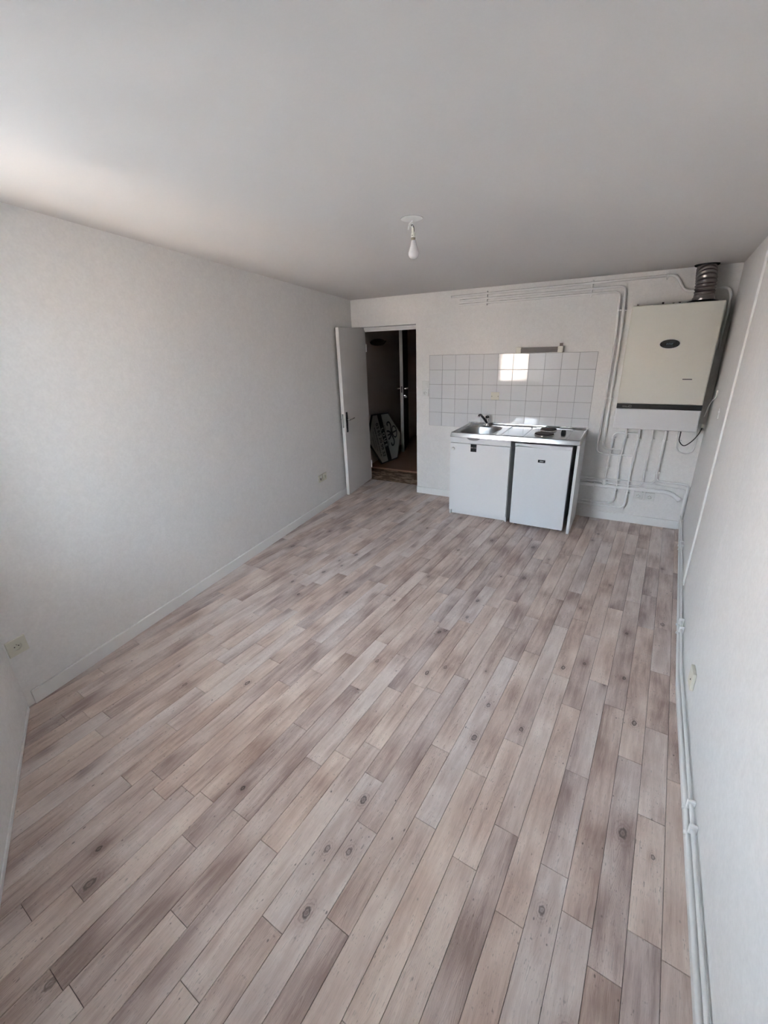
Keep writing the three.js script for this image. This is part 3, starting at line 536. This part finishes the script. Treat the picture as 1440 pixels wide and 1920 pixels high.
{
  const t = thing('mini_fridge', 'white under-counter fridge with a small dark badge beside the cabinet', 'fridge', [0, 0, 0]);
  const x0 = 1.116, x1 = 1.612;
  mesh('body', rbox(x0 + 0.004, x1 - 0.004, 0.03, 0.834, 0.06, 0.5, 0.004), M({ name: 'fridge side grey', color: lin(0.35, 0.36, 0.38), roughness: 0.5 }), t);
  const door = mesh('door', rbox(x0, x1, 0.026, 0.806, 0.506, 0.552, 0.007, 4), fridgeWhite, t);
  mesh('seal', rbox(x0 + 0.008, x1 - 0.008, 0.034, 0.83, 0.499, 0.507, 0.002), black, t);
  // top trim bowed down to make the finger pull
  const s = new THREE.Shape(); s.moveTo(0, 0.833); s.lineTo(x1 - x0, 0.833); s.lineTo(x1 - x0, 0.8075); s.lineTo(x1 - x0 - 0.03, 0.8075); s.quadraticCurveTo((x1 - x0) / 2, 0.800, 0.03, 0.818); s.lineTo(0, 0.8085); s.closePath();
  mesh('top_trim', new THREE.ExtrudeGeometry(s, { depth: 0.046, bevelEnabled: true, bevelSize: 0.0015, bevelThickness: 0.002, bevelSegments: 2, curveSegments: 16 }).translate(x0, 0, 0.507), fridgeWhite, t);
  const bm = canvasTex(256, 96, (c, w, h) => { c.fillStyle = '#0a0d16'; c.fillRect(0, 0, w, h); c.fillStyle = '#dfe3e8'; c.font = 'italic bold 58px sans-serif'; c.textAlign = 'center'; c.textBaseline = 'middle'; c.fillText('ilfem', w / 2, h / 2 + 2, 150); });
  const bg = new THREE.PlaneGeometry(0.062, 0.024);
  const badge = mesh('badge', rbox(1.3325, 1.3965, 0.669, 0.695, 0.5515, 0.5535, 0.0006), M({ name: 'badge', color: lin(0.008, 0.01, 0.016), roughness: 0.3 }), door);
  mesh('badge_print', bg.translate(1.3645, 0.682, 0.5539), M({ name: 'badge print', map: bm, roughness: 0.3 }), badge);
  for (const x of [x0 + 0.05, x1 - 0.04]) mesh('foot', cyl(0.016, 0.03, 18).translate(x, 0.0155, 0.49), black, t);
}
// strip light over the tiles
{
  const t = thing('strip_light', 'short dusty strip light with cream end caps above the tiles', 'lamp', [0.945, 1.608, 0.0]);
  const smoke = MP({ name: 'dull ribbed cover', color: lin(0.23, 0.21, 0.20), roughness: 0.3, transmission: 0.15, thickness: 0 });
  mesh('back_channel', rbox(0.03, 0.40, 0.004, 0.05, 0.001, 0.02, 0.003), cream, t);
  const ribs = []; for (let i = 0; i < 9; i++) ribs.push(rbox(0.046, 0.385, 0.004 + i * 0.0054, 0.009 + i * 0.0054, 0.02, 0.066 + 0.006 * Math.sin(i / 8 * Math.PI), 0.0018));
  mesh('ribbed_cover', merge(...ribs), smoke, t);
  mesh('tube', cyl(0.008, 0.32, 16).rotateZ(Math.PI / 2).translate(0.216, 0.028, 0.04), whitePlastic, t);
  mesh('end_cap', rbox(0.0, 0.048, 0.0, 0.057, 0.001, 0.072, 0.004, 3), cream, t);
  mesh('end_cap', rbox(0.383, 0.43, 0.0, 0.057, 0.001, 0.072, 0.004, 3), cream, t);
  mesh('pull_switch', rbox(0.394, 0.421, 0.055, 0.082, 0.02, 0.05, 0.003), M({ name: 'brown plastic', color: lin(0.12, 0.085, 0.075), roughness: 0.4 }), t);
}

// ------------------------------------------------------------------ boiler and flue
{
  const t = thing('wall_boiler', 'ivory wall boiler with a black band hung in the right corner', 'boiler', [1.897, 0.985, 0]);
  const w = 0.604, F = 0.35;
  mesh('case', rbox(0.012, w - 0.006, 0.01, 0.958, 0.004, F - 0.02, 0.004), boilerPaint, t);
  const fs = new THREE.Shape(); fs.moveTo(0, 0.212); fs.lineTo(w, 0.212); fs.lineTo(w, 0.965); fs.lineTo(0, 0.965); fs.closePath();
  const fp = mesh('front_panel', rbox(0, w, 0.211, 0.966, F - 0.045, F, 0.012, 4), boilerPaint, t);
  mesh('lower_panel', rbox(0.001, w - 0.001, 0.0, 0.171, F - 0.07, F + 0.002, 0.008, 4), boilerGrey, t);
  const band = mesh('black_band', rbox(0.002, w, 0.1715, 0.2105, F - 0.04, F + 0.001, 0.002), black, t);
  const bt = canvasTex(256, 96, (c, W, h) => { c.fillStyle = '#050505'; c.fillRect(0, 0, W, h); c.strokeStyle = '#9a9a9a'; c.fillStyle = '#9a9a9a'; c.font = 'italic bold 44px sans-serif'; c.textBaseline = 'middle'; c.fillText('neo', 22, h / 2, 110); c.lineWidth = 7; c.strokeRect(150, 26, 44, 40); c.beginPath(); c.moveTo(100, 68); c.lineTo(160, 54); c.stroke(); });
  mesh('band_print', new THREE.PlaneGeometry(0.1, 0.034).translate(0.085, 0.191, F + 0.0016), M({ name: 'band print', map: bt, roughness: 0.32 }), band);
  // oval badge
  const ov = (a, b, d) => { const s = new THREE.Shape(); s.absellipse(0, 0, a, b, 0, Math.PI * 2); return new THREE.ExtrudeGeometry(s, { depth: d, bevelEnabled: true, bevelSize: 0.001, bevelThickness: 0.001, bevelSegments: 2, curveSegments: 32 }); };
  const bx = 0.302, by = 0.677;
  const rim = mesh('badge', ov(0.072, 0.038, 0.003).translate(bx, by, F), M({ name: 'silver badge rim', color: lin(0.62, 0.62, 0.6), roughness: 0.3, metalness: 0.2 }), fp);
  const lt = canvasTex(512, 256, (c, W, h) => {
    c.fillStyle = '#020303'; c.fillRect(0, 0, W, h); c.fillStyle = '#7f9398'; c.font = 'italic bold 82px sans-serif'; c.textAlign = 'center'; c.textBaseline = 'middle'; c.fillText('RIVE', 244, 132, 240);
    c.strokeStyle = '#6d7f84'; c.lineWidth = 6; c.beginPath(); c.moveTo(250, 70); c.quadraticCurveTo(330, 60, 390, 76); c.stroke(); c.beginPath(); c.moveTo(110, 190); c.quadraticCurveTo(240, 204, 350, 194); c.stroke();
  });
  const og = new THREE.ShapeGeometry(new THREE.Shape().absellipse(0, 0, 0.0665, 0.0325, 0, Math.PI * 2), 40), op = og.attributes.position; for (let i = 0; i < op.count; i++) og.attributes.uv.setXY(i, 0.5 + op.getX(i) / 0.133, 0.5 + op.getY(i) / 0.065);
  mesh('badge_print', og.translate(bx, by, F + 0.0043), M({ name: 'oval badge print', map: lt, roughness: 0.25 }), rim);
  mesh('slot_mark', rbox(0.433, 0.497, 0.408, 0.4145, F - 0.001, F + 0.0012, 0.0006), black, fp);
  mesh('top_gap', rbox(0.006, w - 0.01, 0.958, 0.968, 0.02, F - 0.03, 0.002), M({ name: 'sooty metal', color: lin(0.03, 0.027, 0.025), roughness: 0.7 }), t);
  for (const [x, z, h] of [[0.03, 0.33, 0.014], [0.20, 0.31, 0.02], [0.27, 0.29, 0.012], [0.31, 0.3, 0.014]]) mesh('fixing_clip', rbox(x, x + 0.014, 0.955, 0.962 + h, z - 0.02, z - 0.008, 0.001), iron, t);
}
{
  const t = thing('flue_pipe', 'crumpled aluminium flue hose bending from the boiler into the ceiling', 'flue', [2.366, 1.953, 0.2]);
  mesh('draught_hood', new THREE.LatheGeometry([[0.102, 0], [0.1, 0.008], [0.075, 0.014], [0.07, 0.02]].map((q) => new THREE.Vector2(...q)), 40), M({ name: 'sooty collar', color: lin(0.05, 0.045, 0.042), metalness: 0.7, roughness: 0.45 }), t);
  mesh('collar', new THREE.LatheGeometry([[0.066, 0.008], [0.073, 0.01], [0.073, 0.032], [0.067, 0.036], [0.066, 0.07], [0.064, 0.072]].map((q) => new THREE.Vector2(...q)), 40), alu, t);
  const C = new THREE.CatmullRomCurve3([V(0, 0.05, 0), V(-0.002, 0.1, 0), V(-0.004, 0.15, -0.008), V(-0.008, 0.2, -0.04), V(-0.012, 0.245, -0.085), V(-0.014, 0.29, -0.1)]), S = C.getPoints(260);
  mesh('flexible_hose', sweep(S, (i, f) => (0.066 + 0.0035 * Math.cos(f * 2 * Math.PI * 11.5) - 0.006 * sm(0.5, 1, f)) * (f < 0.08 ? 0.985 : 1), 40), alu, t);
  mesh('ceiling_ring', new THREE.TorusGeometry(0.07, 0.012, 10, 36).rotateX(Math.PI / 2).translate(-0.013, 0.268, -0.092), darkHole, t);
}

// ------------------------------------------------------------------ pipes
const clipMat = M({ name: 'white clip', color: lin(0.91, 0.91, 0.9), roughness: 0.3 });
const clipRing = (p, axis, r) => { const g = cyl(r * 1.45, 0.011, 16); if (axis === 'x') g.rotateZ(Math.PI / 2); else if (axis === 'z') g.rotateX(Math.PI / 2); g.translate(...p); const stud = axis === 'y' ? rbox(p[0] + r, p[0] + r + 0.016, p[1] - 0.005, p[1] + 0.005, 0.001, p[2] + 0.004, 0.002) : rbox(p[0] - 0.005, p[0] + 0.005, p[1] - r - 0.014, p[1] + r + 0.014, 0.001, p[2] + 0.003, 0.002); return merge(g, stud); };
function pipe(label, pts, r, fillet, clips = [], cat = 'pipe', name = 'wall_pipe', mat = pipePaint) {
  const t = thing(name, label, cat, [0, 0, 0], 'white painted pipes along the walls');
  mesh('tube', tube(pts, r, fillet), mat, t);
  for (const [p, ax] of clips) mesh('clip', clipRing(p, ax, r), clipMat, t);
  return t;
}
const zP = 0.036, xy = (a, z = zP) => a.map((p) => [p[0], p[1], p[2] ?? z]);
const p1 = pipe('uppermost white pipe under the ceiling, running behind the flue to the boiler side', xy([[0.255, 2.16], [1.05, 2.17], [2.165, 2.176], [2.245, 2.05], [2.53, 2.055], [2.556, 2.0], [2.558, 1.6]]), 0.01, 0.045, [[[2.107, 2.175, zP], 'x']]);
mesh('cut_end', new THREE.TorusGeometry(0.007, 0.0028, 8, 20).rotateY(Math.PI / 2).translate(0.2545, 2.16, zP), darkHole, p1);
for (const [x, a, b] of [[0.615, 2.06, 2.185], [1.553, 2.06, 2.195]]) mesh('clamp_rail', rbox(x - 0.006, x + 0.006, a, b, 0.001, 0.04, 0.003), clipMat, p1);
pipe('middle white pipe of three under the ceiling, turning down right of the tiles', xy([[0.342, 2.119], [1.05, 2.118], [1.818, 2.127], [1.834, 1.7], [1.828, 0.728], [1.995, 0.728]]), 0.0092, 0.05, [[[1.827, 1.94, zP], 'y'], [[1.83, 1.201, zP], 'y']]);
pipe('lowest white pipe of three under the ceiling, turning down nearest the tiles', xy([[0.337, 2.08], [1.06, 2.083], [1.782, 2.088], [1.797, 1.6], [1.778, 0.68], [2.095, 0.677]]), 0.0092, 0.055, [[[1.794, 1.94, zP], 'y'], [[1.792, 1.201, zP], 'y']]);
pipe('white gas pipe looping left under the boiler and down to the waste pipe', xy([[2.1, 0.887], [1.905, 0.887], [1.898, 0.75], [1.889, 0.42]], 0.034), 0.0085, 0.05, [[[1.903, 0.835, 0.034], 'y'], [[1.893, 0.545, 0.034], 'y']]);
pipe('white water pipe, second down from the boiler, ending low on the left', xy([[2.006, 1.0], [2.004, 0.84], [1.988, 0.65], [1.998, 0.42], [1.994, 0.187], [1.655, 0.186]]), 0.0092, 0.06, [[[2.005, 0.841, zP], 'y'], [[1.995, 0.309, zP], 'y'], [[1.797, 0.186, zP], 'x']]);
pipe('white water pipe, third down from the boiler, with the lowest bend to the left', xy([[2.108, 1.0], [2.108, 0.84], [2.094, 0.56], [2.097, 0.155], [1.655, 0.156]]), 0.0092, 0.06, [[[2.11, 0.841, zP], 'y'], [[2.096, 0.306, zP], 'y'], [[1.797, 0.156, zP], 'x']]);
const zR = (z, o) => xR(z) - o;
pipe('white heating pipe, fourth down from the boiler, continuing thinly along the right wall', [...xy([[2.214, 1.0], [2.216, 0.84], [2.209, 0.6], [2.21, 0.432], [2.34, 0.42], [2.553, 0.402]]), [2.562, 0.36, 0.03], [2.56, 0.16, 0.035], [zR(0.25, 0.014), 0.124, 0.25], [zR(2.35, 0.013), 0.122, 2.35], [zR(4.9, 0.013), 0.126, 4.9]], 0.0066, 0.035, [[[2.217, 0.841, zP], 'y'], [[2.21, 0.54, zP], 'y']]);
const pE = pipe('white heating pipe, rightmost down from the boiler, resting on the right baseboard', [...xy([[2.314, 1.0], [2.316, 0.84], [2.309, 0.6], [2.311, 0.462], [2.44, 0.458], [2.568, 0.45]]), [2.572, 0.4, 0.034], [2.566, 0.15, 0.04], [zR(0.3, 0.022), 0.095, 0.3], [zR(2.35, 0.021), 0.0925, 2.35], [zR(4.9, 0.021), 0.094, 4.9]], 0.0105, 0.035, [[[2.316, 0.839, zP], 'y'], [[2.31, 0.535, zP], 'y']]);
for (const z of [0.12, 0.62, 0.7, 1.86, 1.95, 3.13, 3.23]) mesh('clip', merge(rbox(zR(z, 0.036), zR(z, 0), 0.086, 0.1, z - 0.007, z + 0.007, 0.004), rbox(zR(z, 0.026), zR(z, -0.001), 0.1, 0.142, z - 0.006, z + 0.006, 0.004)), clipMat, pE);
pipe('upper white pipe coming from behind the fridge, bending up into the rightmost pipe', xy([[1.63, 0.424], [1.88, 0.431], [2.29, 0.437], [2.311, 0.475]], 0.04), 0.0075, 0.03);
pipe('lower white pipe coming from behind the fridge, bending up into the fourth pipe', xy([[1.63, 0.394], [1.87, 0.4], [2.0, 0.39], [2.19, 0.391], [2.21, 0.43]], 0.04), 0.0075, 0.03);
{
  const w = pipe('thick white waste pipe with an elbow above the two sockets', [[1.63, 0.362, 0.028], [2.03, 0.357, 0.028], [2.44, 0.361, 0.028], [2.53, 0.295, 0.02]], 0.02, 0.05, [], 'pipe', 'waste_pipe');
  mesh('coupling', cyl(0.0245, 0.06, 24).rotateZ(Math.PI / 2).translate(2.19, 0.3585, 0.028), pipePaint, w);
  mesh('tee_stub', merge(cyl(0.022, 0.06, 24).translate(1.89, 0.395, 0.03), cyl(0.0245, 0.07, 24).rotateZ(Math.PI / 2).translate(1.89, 0.36, 0.028)), pipePaint, w);
  mesh('clip', rbox(1.797, 1.807, 0.335, 0.39, 0.001, 0.05, 0.003), clipMat, w);
  mesh('elbow_collar', new THREE.TorusGeometry(0.021, 0.004, 8, 24).rotateY(Math.PI / 2).rotateZ(-0.63).translate(2.528, 0.297, 0.021), pipePaint, w);
}
pipe('white U-shaped pipe hanging under the right end of the boiler', xy([[2.408, 1.0], [2.424, 0.735], [2.55, 0.735], [2.548, 1.0]], 0.016), 0.0065, 0.06, [[[2.426, 0.842, 0.016], 'y']]);
{
  const t = thing('black_cable', 'thin black cable hanging in a loop from the boiler to its right side', 'cable');
  mesh('flex', sweep(new THREE.CatmullRomCurve3([V(2.412, 0.992, 0.2), V(2.41, 0.93, 0.2), V(2.414, 0.875, 0.2), V(2.451, 0.84, 0.2), V(2.5, 0.88, 0.2), V(2.537, 0.95, 0.2), V(2.55, 1.0, 0.2)]).getPoints(60), () => 0.0038, 10), black, t);
  mesh('cable_plug', merge(rbox(2.541, 2.56, 0.998, 1.03, 0.19, 0.21, 0.003)), cream, t);
}
{
  const t = thing('white_cable', 'thin white cable bending from the right wall behind the boiler', 'cable');
  mesh('flex', sweep(new THREE.CatmullRomCurve3([V(2.561, 1.32, 0.47), V(2.556, 1.29, 0.485), V(2.55, 1.268, 0.47), V(2.552, 1.245, 0.38), V(2.548, 1.19, 0.3), V(2.54, 1.1, 0.25)]).getPoints(50), () => 0.0034, 10), whitePlastic, t);
  mesh('wall_clip', rbox(2.553, 2.57, 1.3, 1.33, 0.462, 0.478, 0.002), whitePlastic, t);
}
{
  const t = thing('cable_stub', 'short white cable end fixed on the right wall beside the boiler', 'cable', [2.539, 1.185, 0.905]);
  mesh('flex', sweep([V(-0.003, 0, 0), V(-0.004, 0.035, 0), V(-0.006, 0.068, 0.004)], () => 0.0042, 10), whitePlastic, t);
  mesh('wall_clip', rbox(-0.009, 0.001, 0.04, 0.052, -0.009, 0.007, 0.002), clipMat, t);
}
{
  const z = 1.395, t = thing('cable_duct', 'thin white upright cable duct running up the right wall', 'cable duct', [xR(z), 0.14, z]); t.rotation.y = -Math.atan(0.0604);
  mesh('duct', rbox(-0.011, 0.0, 0, 2.06, -0.007, 0.007, 0.003), clipMat, t);
  mesh('duct_foot', rbox(-0.009, 0.0, -0.012, 0.012, -0.008, 0.008, 0.003), gloss, t);
}

// ------------------------------------------------------------------ outside, seen only as light and in the tiles
{
  struct('street', box(-40, 40, -6.3, -6, 6.5, 40), M({ name: 'pale paving', color: lin(0.13, 0.125, 0.12), roughness: 0.9 }));
  // unseen storeys below and above, added to shade the street and facing house
  struct('added_house_below', toF(box(-9, 11, -6, -0.15, -8, WT)), M({ name: 'added house render', color: lin(0.6, 0.55, 0.5), roughness: 0.9 }));
  struct('added_house_above', toF(box(-9, 11, TOP + 0.21, 9.0, -8, WT)), M({ name: 'added house render', color: lin(0.6, 0.55, 0.5), roughness: 0.9 }));
  const b = thing('facing_house', 'pale sunlit house across the street, mirrored in the tiles', 'building', [FA.x + FD.x * 0.8 - FN.x * 9, -6, FA.z + FD.z * 0.8 - FN.z * 9]); b.rotation.y = angF;
  const plaster = M({ name: 'pink white render', color: lin(0.73, 0.675, 0.64), roughness: 0.9 });
  mesh('wall', box(-18, 18, 0, 8.7, 0, 6), plaster, b);
  mesh('cornice', box(-18.2, 18.2, 8.5, 8.8, -0.3, 0.2), plaster, b);
  mesh('roof', box(-18, 18, 8.7, 9.0, 0.4, 6), M({ name: 'clay roof', color: lin(0.36, 0.17, 0.11), roughness: 0.9 }), b);
  for (let fl = 0; fl < 3; fl++) for (let i = -6; i <= 6; i++) {
    const x = i * 2.6 + 0.9, y = 0.7 + fl * 2.75;
    const w = mesh('window', merge(box(x - 0.55, x + 0.55, y - 0.12, y, -0.12, 0.02), box(x - 0.62, x - 0.5, y, y + 1.8, -0.05, 0.02), box(x + 0.5, x + 0.62, y, y + 1.8, -0.05, 0.02), box(x - 0.62, x + 0.62, y + 1.7, y + 1.85, -0.06, 0.02)), gloss, b);
    mesh('pane', box(x - 0.5, x + 0.5, y, y + 1.7, -0.01, 0.005), M({ name: 'dark pane', color: lin(0.08, 0.09, 0.1), roughness: 0.1 }), w);
    if (fl) mesh('railing', merge(box(x - 0.55, x + 0.55, y + 0.85, y + 0.9, -0.14, -0.11), ...Array.from({ length: 9 }, (_, k) => box(x - 0.52 + k * 0.13, x - 0.5 + k * 0.13, y, y + 0.86, -0.135, -0.115))), black, w);
  }
}
renderer.render(scene, camera);
